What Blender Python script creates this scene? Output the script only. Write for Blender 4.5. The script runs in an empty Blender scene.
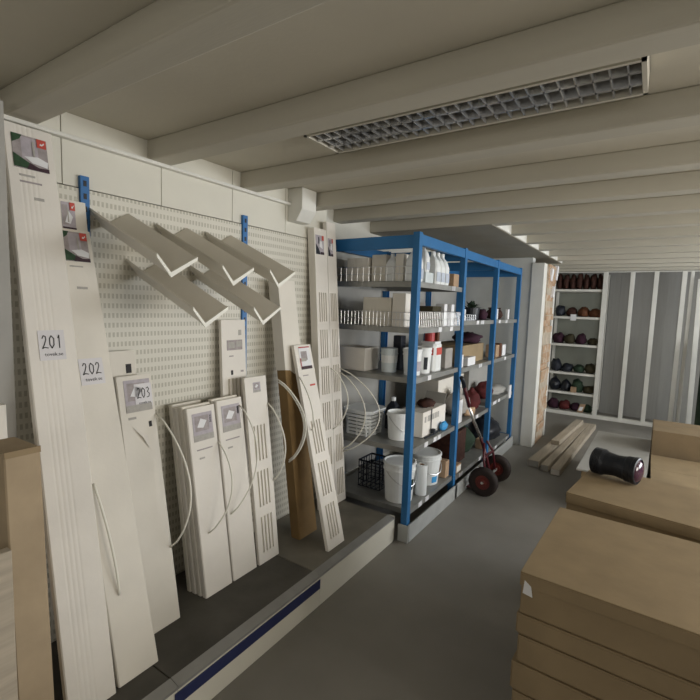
import bpy, math, random
from mathutils import Vector, Matrix, noise

S = bpy.context.scene
COL = S.collection
RN = random.Random(11)
PI = math.pi

# ------------------------------------------------------------------ materials
def mat(name, col, rough=0.6, metal=0.0, var=0.06, scale=9.0, bump=0.0, bscale=60.0, spec=0.4, stretch=None, alpha=None):
    m = bpy.data.materials.new(name); m.use_nodes = True
    nt = m.node_tree; N = nt.nodes; L = nt.links
    b = N['Principled BSDF']
    b.inputs['Roughness'].default_value = rough
    b.inputs['Metallic'].default_value = metal
    b.inputs['Specular IOR Level'].default_value = spec
    tc = N.new('ShaderNodeTexCoord'); mp = N.new('ShaderNodeMapping')
    L.new(tc.outputs['Object'], mp.inputs['Vector'])
    if stretch: mp.inputs['Scale'].default_value = stretch
    nz = N.new('ShaderNodeTexNoise'); nz.inputs['Scale'].default_value = scale; nz.inputs['Detail'].default_value = 5
    L.new(mp.outputs[0], nz.inputs['Vector'])
    rp = N.new('ShaderNodeValToRGB')
    e = rp.color_ramp.elements
    e[0].position = 0.3; e[1].position = 0.7
    e[0].color = tuple(c * (1 - var) for c in col) + (1,)
    e[1].color = tuple(min(1, c * (1 + var)) for c in col) + (1,)
    L.new(nz.outputs['Fac'], rp.inputs[0]); L.new(rp.outputs[0], b.inputs['Base Color'])
    if bump:
        n2 = N.new('ShaderNodeTexNoise'); n2.inputs['Scale'].default_value = bscale
        L.new(mp.outputs[0], n2.inputs['Vector'])
        bp = N.new('ShaderNodeBump'); bp.inputs['Strength'].default_value = bump; bp.inputs['Distance'].default_value = 0.01
        L.new(n2.outputs['Fac'], bp.inputs['Height']); L.new(bp.outputs[0], b.inputs['Normal'])
    if alpha is not None:
        tr = N.new('ShaderNodeBsdfTransparent'); mx = N.new('ShaderNodeMixShader')
        mx.inputs[0].default_value = alpha
        L.new(tr.outputs[0], mx.inputs[1]); L.new(b.outputs[0], mx.inputs[2])
        L.new(mx.outputs[0], N['Material Output'].inputs['Surface'])
    return m

M = dict(
    wall=mat('wall paint', (.68, .665, .60), .7, var=.05, scale=3, bump=.05),
    ceil=mat('ceiling board', (.58, .545, .46), .75, var=.05, scale=2.5, bump=.05),
    beam=mat('beam paint', (.50, .47, .395), .65, var=.05, scale=4, bump=.05, stretch=(.4, 3, 3)),
    floor=mat('worn concrete', (.235, .222, .20), .6, var=.10, scale=2.2, bump=.06, bscale=30),
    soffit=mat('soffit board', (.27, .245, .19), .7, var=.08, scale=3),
    whiteb=mat('white laminate', (.70, .68, .60), .5, var=.03, scale=5),
    card=mat('white carton', (.79, .75, .69), .6, var=.05, scale=4, bump=.04),
    card2=mat('cream carton', (.75, .71, .635), .62, var=.05, scale=4, bump=.04),
    tray=mat('beige coated sheet', (.70, .66, .58), .5, var=.04, scale=4),
    kraft=mat('brown cardboard', (.30, .222, .128), .75, var=.10, scale=7, bump=.08, bscale=25),
    kraft2=mat('pale brown cardboard', (.42, .325, .215), .75, var=.10, scale=7, bump=.08, bscale=25),
    kraftm=mat('mid brown cardboard', (.235, .17, .098), .75, var=.10, scale=7, bump=.08, bscale=25),
    kraftd=mat('dark brown cardboard', (.24, .15, .06), .75, var=.12, scale=7, bump=.08, bscale=25),
    deck=mat('dark deck mat', (.075, .07, .06), .7, var=.25, scale=5, bump=.1),
    deck2=mat('worn deck sheet', (.17, .158, .13), .6, var=.25, scale=5, bump=.05),
    greym=mat('grey metal', (.33, .33, .32), .45, .4, var=.1, scale=8),
    plinthg=mat('grey plinth', (.40, .41, .40), .5, .0, var=.08, scale=8),
    dlab=mat('pale blue label', (.50, .55, .64), .6, var=.1),
    steel=mat('galvanised shelf', (.30, .30, .285), .45, .5, var=.14, scale=10),
    wire=mat('chrome wire', (.6, .6, .6), .3, .9, var=.02),
    blue=mat('blue paint', (.025, .15, .36), .45, var=.08, scale=8),
    blueup=mat('blue slotted upright', (.03, .16, .42), .45, var=.08, scale=8),
    navy=mat('navy strip', (.022, .03, .10), .5, var=.1),
    black=mat('black plastic', (.010, .012, .018), .4, var=.1),
    dark=mat('gap shade', (.06, .055, .045), .8, var=.05),  # near-black colour standing in for shade in the gap by the pale board
    slot=mat('vent slot', (.55, .51, .43), .8, var=.05),
    white=mat('white plastic', (.80, .82, .82), .4, var=.03, spec=.5),
    frost=mat('frosted plastic', (.62, .68, .70), .35, var=.05, spec=.5),
    paper=mat('white paper', (.78, .78, .80), .7, var=.03),
    sticker=mat('pale sticker', (.70, .68, .70), .5, var=.03),
    ink=mat('black ink', (.03, .028, .03), .7, var=.0),
    greyink=mat('grey print', (.42, .40, .37), .7, var=.1, scale=60),
    red=mat('red print', (.55, .08, .06), .55, var=.1),
    redp=mat('red plastic', (.40, .03, .03), .4, var=.15),
    pgreen=mat('photo green', (.03, .075, .035), .6, var=.4, scale=60),
    pgrey=mat('photo grey', (.36, .32, .32), .6, var=.15, scale=50),
    plilac=mat('photo lilac', (.45, .41, .45), .6, var=.1, scale=50),
    pdark=mat('photo dark', (.05, .025, .035), .6, var=.3, scale=60),
    strap=mat('white strap', (.82, .80, .72), .4, var=.02),
    timber=mat('pale timber', (.44, .38, .30), .7, var=.14, scale=6, stretch=(8, .7, 8), bump=.06),
    rackw=mat('white painted timber', (.72, .71, .66), .6, var=.06, scale=6),
    board=mat('grey boarding', (.33, .325, .305), .7, var=.05, scale=5, stretch=(6, 6, .4)),
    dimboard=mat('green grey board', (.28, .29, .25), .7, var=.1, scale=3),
    plaster=mat('white plaster', (.60, .61, .585), .7, var=.05, scale=6, bump=.06),
    trimw=mat('white trim board', (.72, .71, .66), .55, var=.05, scale=5),
    rubber=mat('tyre rubber', (.02, .012, .01), .75, var=.2),
    truckred=mat('red truck paint', (.07, .008, .013), .4, var=.15),
    hubred=mat('red hub', (.13, .02, .014), .5, var=.2),
    chrome=mat('chrome', (.75, .72, .68), .25, .9, var=.02),
    maroon=mat('maroon cloth', (.035, .010, .022), .9, var=.3, scale=14, bump=.2),
    redcl=mat('red cloth', (.085, .012, .012), .85, var=.3, scale=14, bump=.2),
    sack=mat('grey sack', (.36, .335, .31), .8, var=.12, scale=12, bump=.2),
    brown=mat('reddish brown stuff', (.045, .015, .009), .8, var=.5, scale=30, bump=.3),
    olive=mat('olive brown', (.045, .038, .018), .85, var=.3, scale=18, bump=.2),
    dgreen=mat('dark green', (.02, .04, .022), .8, var=.3, scale=14, bump=.15),
    dblue=mat('dark slate', (.014, .017, .026), .6, var=.3, scale=14),
    sky=mat('bright blue plastic', (.05, .32, .68), .45, var=.1),
    orange=mat('orange brown', (.11, .04, .015), .7, var=.25, scale=16),
    tan=mat('tan', (.40, .27, .17), .75, var=.15),
    lens=mat('purple glass', (.06, .02, .045), .08, var=.1, spec=.9),
    sheet=mat('grey sheet', (.37, .36, .335), .6, var=.06, scale=5),
    lamp=mat('lamp louvre', (.50, .50, .50), .22, .8, var=.05),
    tube=mat('unlit lamp tube', (.72, .72, .70), .3, var=.02),
    glass=mat('window glass', (.9, .9, .9), .05, var=.0, alpha=.08),
)

def perf_mat():
    m = bpy.data.materials.new('perforated sheet'); m.use_nodes = True
    nt = m.node_tree; N = nt.nodes; L = nt.links; b = N['Principled BSDF']
    b.inputs['Roughness'].default_value = .5
    tc = N.new('ShaderNodeTexCoord'); sp = N.new('ShaderNodeSeparateXYZ'); L.new(tc.outputs['Object'], sp.inputs[0])
    def mth(op, a, v=None, use=None):
        n = N.new('ShaderNodeMath'); n.operation = op
        L.new(a, n.inputs[0])
        if use is not None: L.new(use, n.inputs[1])
        elif v is not None: n.inputs[1].default_value = v
        return n.outputs[0]
    fy = mth('FRACT', mth('MULTIPLY', sp.outputs['Y'], 1 / .018))
    fz = mth('FRACT', mth('MULTIPLY', sp.outputs['Z'], 1 / .042))
    hole = mth('MULTIPLY', mth('LESS_THAN', fy, .55), use=mth('LESS_THAN', fz, .5))
    mx = N.new('ShaderNodeMix'); mx.data_type = 'RGBA'
    L.new(hole, mx.inputs['Factor'])
    mx.inputs['A'].default_value = (.68, .655, .575, 1); mx.inputs['B'].default_value = (.47, .445, .37, 1)
    L.new(mx.outputs['Result'], b.inputs['Base Color'])
    bp = N.new('ShaderNodeBump'); bp.invert = True; bp.inputs['Strength'].default_value = .3; bp.inputs['Distance'].default_value = .003
    L.new(hole, bp.inputs['Height']); L.new(bp.outputs[0], b.inputs['Normal'])
    return m
M['perf'] = perf_mat()

def brick_mat():
    m = bpy.data.materials.new('bare brick'); m.use_nodes = True
    nt = m.node_tree; N = nt.nodes; L = nt.links; b = N['Principled BSDF']
    b.inputs['Roughness'].default_value = .85
    tc = N.new('ShaderNodeTexCoord'); mp = N.new('ShaderNodeMapping'); mp.inputs['Rotation'].default_value = (PI / 2, 0, PI / 2)
    L.new(tc.outputs['Object'], mp.inputs[0])
    br = N.new('ShaderNodeTexBrick'); L.new(mp.outputs[0], br.inputs['Vector'])
    br.inputs['Color1'].default_value = (.40, .25, .15, 1); br.inputs['Color2'].default_value = (.44, .29, .18, 1)
    br.inputs['Mortar'].default_value = (.42, .36, .28, 1); br.inputs['Scale'].default_value = 4.5
    nz = N.new('ShaderNodeTexNoise'); nz.inputs['Scale'].default_value = 11; L.new(tc.outputs['Object'], nz.inputs['Vector'])
    rp = N.new('ShaderNodeValToRGB'); rp.color_ramp.elements[0].position = .46; rp.color_ramp.elements[1].position = .64
    L.new(nz.outputs['Fac'], rp.inputs[0])
    mx = N.new('ShaderNodeMix'); mx.data_type = 'RGBA'; L.new(rp.outputs[0], mx.inputs['Factor'])
    L.new(br.outputs['Color'], mx.inputs['A']); mx.inputs['B'].default_value = (.50, .42, .33, 1)
    L.new(mx.outputs['Result'], b.inputs['Base Color'])
    bp = N.new('ShaderNodeBump'); bp.inputs['Strength'].default_value = .5; bp.inputs['Distance'].default_value = .02
    L.new(nz.outputs['Fac'], bp.inputs['Height']); L.new(bp.outputs[0], b.inputs['Normal'])
    return m
M['brick'] = brick_mat()

# ------------------------------------------------------------------ mesh tools
class MB:
    def __init__(s): s.v = []; s.f = []; s.m = []
    def add(s, vs, fs, m=0):
        o = len(s.v); s.v += [tuple(v) for v in vs]
        for f in fs: s.f.append([i + o for i in f]); s.m.append(m)
        return s
    def hexa(s, p, m=0):   # p: bottom 4 (ccw from above) then top 4
        return s.add(p, [(3, 2, 1, 0), (4, 5, 6, 7), (0, 1, 5, 4), (1, 2, 6, 5), (2, 3, 7, 6), (3, 0, 4, 7)], m)
    def box(s, x0, x1, y0, y1, z0, z1, m=0):
        return s.hexa([(x0, y0, z0), (x1, y0, z0), (x1, y1, z0), (x0, y1, z0), (x0, y0, z1), (x1, y0, z1), (x1, y1, z1), (x0, y1, z1)], m)
    def prism(s, poly, A, B, m=0):   # poly: list of 2D; A,B: functions 2D->3D for both ends
        n = len(poly)
        vs = [A(*p) for p in poly] + [B(*p) for p in poly]
        fs = [tuple(range(n))[::-1], tuple(range(n, 2 * n))] + [(i, (i + 1) % n, n + (i + 1) % n, n + i) for i in range(n)]
        return s.add(vs, fs, m)
    def tube(s, pts, r, n=6, m=0, closed=False):
        pts = [Vector(p) for p in pts]; k = len(pts); vs = []; up = None
        for i, p in enumerate(pts):
            a = pts[(i - 1) % k] if closed or i else p
            b = pts[(i + 1) % k] if closed or i < k - 1 else p
            t = (b - a).normalized()
            if up is None: up = Vector((0, 0, 1)) if abs(t.z) < .9 else Vector((1, 0, 0))
            u = (up - t * up.dot(t)).normalized(); w = t.cross(u); up = u
            for j in range(n):
                an = 2 * PI * j / n; vs.append(p + (u * math.cos(an) + w * math.sin(an)) * r)
        fs = []
        for i in range(k if closed else k - 1):
            for j in range(n):
                a = i * n + j; b = i * n + (j + 1) % n; c = ((i + 1) % k) * n + (j + 1) % n; d = ((i + 1) % k) * n + j
                fs.append((a, b, c, d))
        if not closed: fs += [tuple(range(n))[::-1], tuple(range((k - 1) * n, k * n))]
        return s.add(vs, fs, m)
    def lathe(s, prof, n=20, m=0, mtx=None, caps=True):
        vs = []; fs = []
        for r, z in prof:
            for j in range(n):
                v = Vector((r * math.cos(2 * PI * j / n), r * math.sin(2 * PI * j / n), z))
                vs.append(mtx @ v if mtx else v)
        for i in range(len(prof) - 1):
            for j in range(n):
                fs.append((i * n + j, i * n + (j + 1) % n, (i + 1) * n + (j + 1) % n, (i + 1) * n + j))
        if caps: fs += [tuple(range(n))[::-1], tuple(range((len(prof) - 1) * n, len(prof) * n))]
        return s.add(vs, fs, m)
    def loft(s, secs, m=0, c=.3):   # secs: (z, hx, hy) chamfered rectangles
        vs = []
        for z, hx, hy in secs:
            k = c * min(hx, hy)
            vs += [(hx, -hy + k, z), (hx, hy - k, z), (hx - k, hy, z), (-hx + k, hy, z), (-hx, hy - k, z), (-hx, -hy + k, z), (-hx + k, -hy, z), (hx - k, -hy, z)]
        fs = [tuple(range(8))[::-1], tuple(range(8 * (len(secs) - 1), 8 * len(secs)))]
        for i in range(len(secs) - 1):
            for j in range(8): fs.append((i * 8 + j, i * 8 + (j + 1) % 8, (i + 1) * 8 + (j + 1) % 8, (i + 1) * 8 + j))
        return s.add(vs, fs, m)
    def blob(s, sx, sy, sz, seed=0, amp=.25, m=0, n=18, k=11, flat=.25):
        vs = []; fs = []
        for i in range(k + 1):
            th = PI * i / k
            for j in range(n):
                ph = 2 * PI * j / n
                d = Vector((math.sin(th) * math.cos(ph), math.sin(th) * math.sin(ph), math.cos(th)))
                q = 1 + amp * noise.noise(d * 1.8 + Vector((seed * 3.7, seed, 0))) + amp * .4 * noise.noise(d * 4.5 + Vector((0, seed * 1.9, 0)))
                p = d * q
                z = max(p.z, -1 + flat)
                vs.append((p.x * sx, p.y * sy, (z + 1 - flat) * sz / (2 - flat)))
        for i in range(k):
            for j in range(n): fs.append((i * n + j, (i + 1) * n + j, (i + 1) * n + (j + 1) % n, i * n + (j + 1) % n))
        return s.add(vs, fs, m)
    def build(s, name, mats, parent=None, loc=None, bevel=0, smooth=False, rot=None):
        me = bpy.data.meshes.new(name); me.from_pydata(s.v, [], s.f); me.update()
        for mm in (mats if isinstance(mats, (list, tuple)) else [mats]): me.materials.append(M[mm])
        for p, i in zip(me.polygons, s.m): p.material_index = i; p.use_smooth = smooth
        import bmesh
        bm = bmesh.new(); bm.from_mesh(me); bmesh.ops.recalc_face_normals(bm, faces=bm.faces); bm.to_mesh(me); bm.free()
        o = bpy.data.objects.new(name, me); COL.objects.link(o)
        if parent: o.parent = parent
        if loc: o.location = loc
        if rot: o.rotation_euler = rot
        if bevel:
            b = o.modifiers.new('bevel', 'BEVEL'); b.width = bevel; b.segments = 2; b.limit_method = 'ANGLE'
        return o

def tag(o, label, cat, group=None):
    o['label'] = label; o['category'] = cat
    if group: o['group'] = group
    return o
def thing(name, label, cat, loc, group=None, rz=0):
    o = bpy.data.objects.new(name, None); o.empty_display_size = .05; COL.objects.link(o)
    o.location = loc; o.rotation_euler = (0, 0, rz)
    return tag(o, label, cat, group)
def struct(mb, name, mats, **k):
    o = mb.build(name, mats, **k); o['kind'] = 'structure'; return o
def copy_tree(o, parent=None):
    c = o.copy(); COL.objects.link(c)
    if parent: c.parent = parent
    for ch in list(o.children): copy_tree(ch, c)
    return c

# ------------------------------------------------------------------ room shell
XL, XR, YB, YF, ZC, ZB = -2.06, 2.6, -3.0, 8.3, 2.31, 2.22
W1, W2, W3 = (1.1, 2.7), (3.1, 6.9), (-.6, 1.8)
struct(MB().box(XL - .1, XR + .1, YB - .1, YF + .1, -.1, 0), 'floor', 'floor')
struct(MB().box(XL - .1, XR + .1, YB - .1, YF + .1, ZC, ZC + .1), 'ceiling', 'ceil')
struct(MB().box(XL - .1, XL, YB, YF, 0, ZC), 'wall_left', 'wall')
struct(MB().box(XL - .1, XR + .1, YF, YF + .1, 0, ZC), 'wall_far', 'board')
struct(MB().box(XL - .1, W3[0], YB - .1, YB, 0, ZC).box(W3[1], XR + .1, YB - .1, YB, 0, ZC).box(W3[0], W3[1], YB - .1, YB, 0, .8).box(W3[0], W3[1], YB - .1, YB, 2.0, ZC), 'wall_back', 'wall')
mb = MB().box(W3[0], W3[1], YB - .08, YB - .02, .8, .85).box(W3[0], W3[1], YB - .08, YB - .02, 1.95, 2.0)
for k in range(4): mb.box(W3[0] + k * .7833, W3[0] + k * .7833 + .05, YB - .08, YB - .02, .85, 1.95)
w = struct(mb, 'window_3', 'rackw')  # unseen window added behind the camera for fill light
MB().box(W3[0] + .05, W3[1] - .05, YB - .05, YB - .045, .85, 1.95).build('window_pane', 'glass', w)
ZW0, ZW1 = .95, 2.13
mb = MB().box(XR, XR + .1, YB, YF, 0, ZW0).box(XR, XR + .1, YB, YF, ZW1, ZC)
for a, b in ((YB, W1[0]), (W1[1], W2[0]), (W2[1], YF)): mb.box(XR, XR + .1, a, b, ZW0, ZW1)
struct(mb, 'wall_right', 'wall')
for i, (a, b) in enumerate((W1, W2)):
    mb = MB()
    x0, x1 = XR + .02, XR + .08
    mb.box(x0, x1, a, b, ZW0, ZW0 + .05).box(x0, x1, a, b, ZW1 - .05, ZW1)
    n = 3
    for k in range(n + 1):
        y = a + (b - a - .05) * k / n
        mb.box(x0, x1, y, y + .05, ZW0 + .05, ZW1 - .05)
    w = struct(mb, 'window_%d' % (i + 1), 'rackw')
    MB().box(XR + .045, XR + .05, a + .05, b - .05, ZW0 + .05, ZW1 - .05).build('window_pane', 'glass', w)
    MB().box(XR - .05, XR, a - .05, b + .05, ZW0 - .03, ZW0).build('window_sill', 'rackw', w)

# ceiling beams running across the room
ys = [-2.63, -2.075, -1.52, -.965, -.41, .14, .695, 1.25, 1.805, 2.36, 2.83, 3.36, 3.88, 4.42, 4.96, 5.5, 6.04, 6.58, 7.12, 7.66]
for i, y in enumerate(ys):
    struct(MB().box(XL, XR, y, y + .105, ZB, ZC), 'trim_%d' % (i + 1), 'beam', bevel=.006)
# soffit above the racks
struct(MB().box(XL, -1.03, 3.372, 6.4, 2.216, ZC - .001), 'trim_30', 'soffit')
struct(MB().box(-1.03, -1.02, 3.372, 6.4, 2.2205, ZC - .001), 'trim_31', 'trimw')
# cable trunking along the left wall ending in an elbow
mb = MB().box(-1.955, -1.925, YB, 2.2, 2.205, 2.222)
struct(mb, 'trim_32', 'trimw', bevel=.004)
mb = MB().prism([(-1.955, 2.309), (-1.84, 2.309), (-1.84, 2.18), (-1.885, 2.11), (-1.955, 2.11)],
                lambda x, z: (x, 2.20, z), lambda x, z: (x, 2.34, z))
struct(mb, 'trim_33', 'trimw', bevel=.004)
# wall panelling seams above the gondola
mb = MB()
y = -2.98
while y < 2.6:
    y1 = min(y + .43, 2.66)
    mb.box(XL, -1.955, y, y1 - .003, 2.035, ZC - .0005); y += .43
struct(mb, 'trim_34', 'whiteb', bevel=.0015)

# partition with bare brick edge beyond the rack
mb = MB().box(XL, -1.20, 5.57, 5.70, 0, 2.214, 0)
struct(mb, 'wall_partition', ['plaster'])
struct(MB().box(-1.20, -1.065, 5.55, 5.72, 0, 2.15), 'trim_40', 'trimw', bevel=.004)
mb = MB()
rb = random.Random(3)
z = 0
while z < 2.14:   # ragged courses
    h = .075
    mb.box(-1.9, -1.055 + rb.uniform(-.018, .018), 5.72, 6.16 + rb.uniform(-.03, .03), z, min(z + h, 2.15)); z += h
struct(mb, 'wall_brick', 'brick')
struct(MB().box(-1.085, -1.055, 6.19, 6.25, 0, 2.1), 'trim_41', 'rackw', bevel=.003)
nt_ = [(5.80, 1.97, .09, .14), (6.0, 1.78, .05, .13), (6.13, 2.0, .08, .17)]
for i, (y, z, w, h) in enumerate(nt_):
    o = MB().hexa([(-1.06, y, z), (-1.032, y, z), (-1.032, y + w, z - .01), (-1.06, y + w, z - .01), (-1.06, y + .01, z + h), (-1.02, y + .01, z + h), (-1.02, y + w, z + h - .02), (-1.06, y + w, z + h - .02)]).build('paper_note', 'paper')
    tag(o, ['small white paper note nearest the white column, high on the bare brick edge', 'lowest small white paper note stuck on the bare brick edge', 'white paper note at far upper corner of the bare brick edge'][i], 'note', 'paper notes on the brick edge')

# ------------------------------------------------------------------ gondola shelving on the left
G = thing('shop_gondola', 'long white shop gondola with perforated back and dark base deck along left wall', 'shelving', (-1.66, 1.0, 0))
gl = Vector(G.location)
def gp(mb, name, mats, **k):
    mb.v = [tuple(Vector(v) - gl) for v in mb.v]
    return mb.build(name, mats, G, **k)
UY = [-.78, .092, .965, 1.83, 2.66]
for a, b in zip(UY, UY[1:]):
    gp(MB().box(-1.975, -1.95, a + .018, b - .018, .18, 2.03), 'back_panel', 'perf')
    gp(MB().box(-1.95, -1.40, a + .002, b - .002, .15, .18), 'base_deck', 'deck2' if a > 1.8 else 'deck', bevel=.003)
    gp(MB().box(-1.40, -1.355, a + .001, b - .001, 0, .160), 'plinth', 'whiteb', bevel=.003)
    gp(MB().prism([(-1.40, .162), (-1.353, .161), (-1.353, .172), (-1.40, .183)], lambda x, z: (x, a + .001, z), lambda x, z: (x, b - .001, z)), 'deck_lip', 'greym')
gp(MB().box(-1.355, -1.350, .95, 1.83, .100, .152), 'price_strip', 'navy', bevel=.002)['label'] = 'navy blue price strip'
for y in UY:
    mb = MB().box(-1.99, -1.938, y - .017, y + .017, .15, 2.08, 0)
    z = .24
    while z < 2.05:
        mb.box(-1.939, -1.9365, y - .006, y + .006, z, z + .022, 1); z += .05
    gp(mb, 'upright', ['blueup', 'black'])['label'] = 'blue slotted upright'
# end cheek by the rack
gp(MB().box(-1.40, -1.36, 2.665, 2.68, 0, .175), 'plinth_end', 'whiteb', bevel=.002)

# ------------------------------------------------------------------ boards leaning on the gondola
class Frame:
    def __init__(s, B, T, zb=.182):
        xb, y0, y1 = B; xt, t0, t1, zt = T
        s.b0, s.b1 = Vector((xb, y0, zb)), Vector((xb, y1, zb))
        s.t0, s.t1 = Vector((xt, t0, zt)), Vector((xt, t1, zt))
        s.n = (s.b1 - s.b0).cross(s.t0 - s.b0).normalized()
        s.W = (s.b1 - s.b0).length; s.H = (s.t0 - s.b0).length
        s.o = (s.b0 + s.b1) / 2
    def P(s, u, v, w=0):     # u across 0..1, v up 0..1, w outward in metres
        a = s.b0.lerp(s.b1, u); b = s.t0.lerp(s.t1, u)
        return a.lerp(b, v) + s.n * w - s.o
    def Q(s, um, vm, w=0): return s.P(um / s.W, vm / s.H, w)

def carton_body(F, root, th, m, grooves=False, name='carton'):
    W = F.W; c = .004
    pr = [(c, 0)]
    if grooves:
        for g in (.26, .36, .46, .56):
            pr += [(W * g - .006, 0), (W * g, -.001), (W * g + .006, 0)]
    pr += [(W - c, 0), (W, -c), (W, -th + c), (W - c, -th), (c, -th), (0, -th + c), (0, -c)]
    v0 = .03 / F.H if grooves else 0
    return MB().prism(pr, lambda u, w: F.P(u / W, 0, w), lambda u, w: F.P(u / W, 1, w)).build(name, m, root)

def decal(F, root, name, u0, u1, v0, v1, polys, w=.0015):
    """flat printed label, u/v in metres on the face; polys = [(material, [(a,b)...])] in unit coordinates"""
    ms = []; mb = MB()
    for k, (m, pl) in enumerate(polys):
        if m not in ms: ms.append(m)
        vs = [F.Q(u0 + (u1 - u0) * a, v0 + (v1 - v0) * b, w + k * .0005) for a, b in pl]
        mb.add(vs, [tuple(range(len(vs)))], ms.index(m))
    # real sheet thickness under the print
    pl = [(0, 0), (1, 0), (1, 1), (0, 1)]
    mb.prism(pl, lambda a, b: F.Q(u0 + (u1 - u0) * a, v0 + (v1 - v0) * b, .0002), lambda a, b: F.Q(u0 + (u1 - u0) * a, v0 + (v1 - v0) * b, w - .0003), ms.index(polys[0][0]))
    return mb.build(name, ms, root)
SQ = [(0, 0), (1, 0), (1, 1), (0, 1)]
def R4(a0, a1, b0, b1): return [(a0, b0), (a1, b0), (a1, b1), (a0, b1)]
PIC_A = [('pgrey', SQ), ('plilac', R4(.25, .72, .3, .95)), ('pgreen', [(0, .72), (.22, .86), (.3, 1), (0, 1)]),
         ('pgreen', [(0, .02), (.55, .02), (.5, .16), (.2, .32), (0, .42)]), ('pdark', [(.35, 0), (1, 0), (1, .12), (.7, .1), (.45, .2)]),
         ('paper', [(.3, .36), (.52, .2), (.95, .14), (.98, .32), (.7, .42)]), ('greyink', R4(.56, .62, .4, .86)),
         ('red', R4(.70, .97, .72, .98)), ('paper', [(.78, .80), (.84, .79), (.92, .86), (.90, .90), (.85, .84), (.80, .86)])]
PIC_B = [('plilac', SQ), ('pgrey', R4(.05, .45, .2, .9)), ('paper', [(.2, .28), (.6, .25), (.8, .5), (.5, .7)]), ('greyink', R4(.4, .5, .3, .8)),
         ('pdark', R4(0, 1, 0, .12)), ('red', R4(.6, 1, .72, 1)), ('paper', [(.72, .80), (.80, .79), (.9, .88), (.88, .92), (.8, .84), (.74, .87)])]
PIC_C = [('plilac', SQ), ('pgrey', R4(.1, .8, .35, .9)), ('paper', [(.2, .5), (.5, .45), (.7, .7), (.4, .8)]), ('greyink', R4(0, 1, 0, .22))]
PIC_D = [('paper', SQ), ('pgrey', R4(.15, .7, .4, .8)), ('pdark', R4(0, 1, 0, .14)), ('redp', R4(0, 1, .95, 1)), ('redp', R4(0, .06, .1, .5)), ('greyink', R4(.1, .55, .35, .5))]
PIC_E = [('plilac', SQ), ('dblue', [(0, 0), (.55, 0), (.35, .3), (0, .55)]), ('pdark', R4(.55, 1, 0, .14)), ('red', R4(.75, 1, .75, 1)), ('dblue', R4(.3, .42, .55, .9)), ('paper', [(.4, .4), (.8, .3), (.75, .7), (.45, .7)])]
def small_print(F, root, u, v, w, h, m='greyink', name='printed_mark'):
    return decal(F, root, name, u, u + w, v, v + h, [(m, SQ)])
DIG = {'2': [[(.1, .8), (.3, 1), (.6, .95), (.65, .7), (.35, .3), (.0, .0), (.4, .08), (.9, .02)]],
       '0': [[(.4, .98), (.12, .75), (.1, .3), (.4, .0), (.75, .25), (.8, .75), (.4, .98)]],
       '1': [[(.35, .8), (.55, 1), (.5, 0)]],
       '3': [[(.1, .9), (.5, 1), (.75, .8), (.35, .55), (.8, .35), (.6, .05), (.1, .0)]]}
def text_polys(txt):
    cu = bpy.data.curves.new('lettering', 'FONT'); cu.body = txt; cu.size = 1; cu.align_x = 'LEFT'; cu.resolution_u = 2
    o = bpy.data.objects.new('lettering', cu); COL.objects.link(o)
    dg = bpy.context.evaluated_depsgraph_get(); e = o.evaluated_get(dg); me = e.to_mesh()
    vs = [(v.co.x, v.co.y) for v in me.vertices]; fs = [tuple(p.vertices) for p in me.polygons]
    e.to_mesh_clear(); bpy.data.objects.remove(o); bpy.data.curves.remove(cu)
    w = max(v[0] for v in vs)
    return [(a / w, b / w) for a, b in vs], fs
TV, TF = text_polys('tovek.se')
def sticker(F, root, u0, v0, w, h, txt):
    """lot sticker with a handwritten number and one printed line"""
    s = decal(F, root, 'lot_sticker', u0, u0 + w, v0, v0 + h, [('sticker', SQ)], w=.0025)
    s['label'] = 'pale sticker with handwritten number ' + txt
    mb = MB(); t = .0035
    dw = w * .24
    for k, ch in enumerate(txt):
        for pl in DIG[ch]:
            q = [(u0 + w * .12 + k * dw * 1.12 + a * dw, v0 + h * .40 + b * h * .42) for a, b in pl]
            for (a, b), (c, d) in zip(q, q[1:]):
                L = math.hypot(c - a, d - b) or 1; nx, ny = -(d - b) / L * t / 2, (c - a) / L * t / 2
                ex, ey = (c - a) / L * t * .3, (d - b) / L * t * .3
                mb.add([F.Q(a - ex + nx, b - ey + ny, .0034), F.Q(a - ex - nx, b - ey - ny, .0034), F.Q(c + ex - nx, d + ey - ny, .0034), F.Q(c + ex + nx, d + ey + ny, .0034)], [(0, 1, 2, 3)])
    mb.build('handwritten_number', 'ink', s)
    tw = w * .7
    MB().add([F.Q(u0 + w * .18 + a * tw, v0 + h * .14 + b * tw, .0034) for a, b in TV], TF).build('printed_line', 'ink', s)
def strap(F, root, p0, p1, bulge, side=0, r=.0045, skew=0.0):
    """thin white band bowing away from the face; p0/p1 = (u metres, v metres)"""
    pts = []
    for i in range(19):
        t = i / 18
        u = p0[0] + (p1[0] - p0[0]) * t; v = p0[1] + (p1[1] - p0[1]) * t
        tt = t ** (1 + skew)
        pts.append(F.Q(u, v, .003) + Vector((1, 0, 0)) * bulge * math.sin(PI * tt) ** .75 + Vector((0, 1, 0)) * side * math.sin(PI * tt) ** .75)
    return MB().tube(pts, r, 6).build('strap', 'strap', root, smooth=True)

def leaning(name, label, cat, B, T, th, m, group=None, grooves=False, bodyname='carton'):
    F = Frame(B, T); r = thing(name, label, cat, F.o, group)
    carton_body(F, r, th, m, grooves, bodyname)
    return F, r

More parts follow.
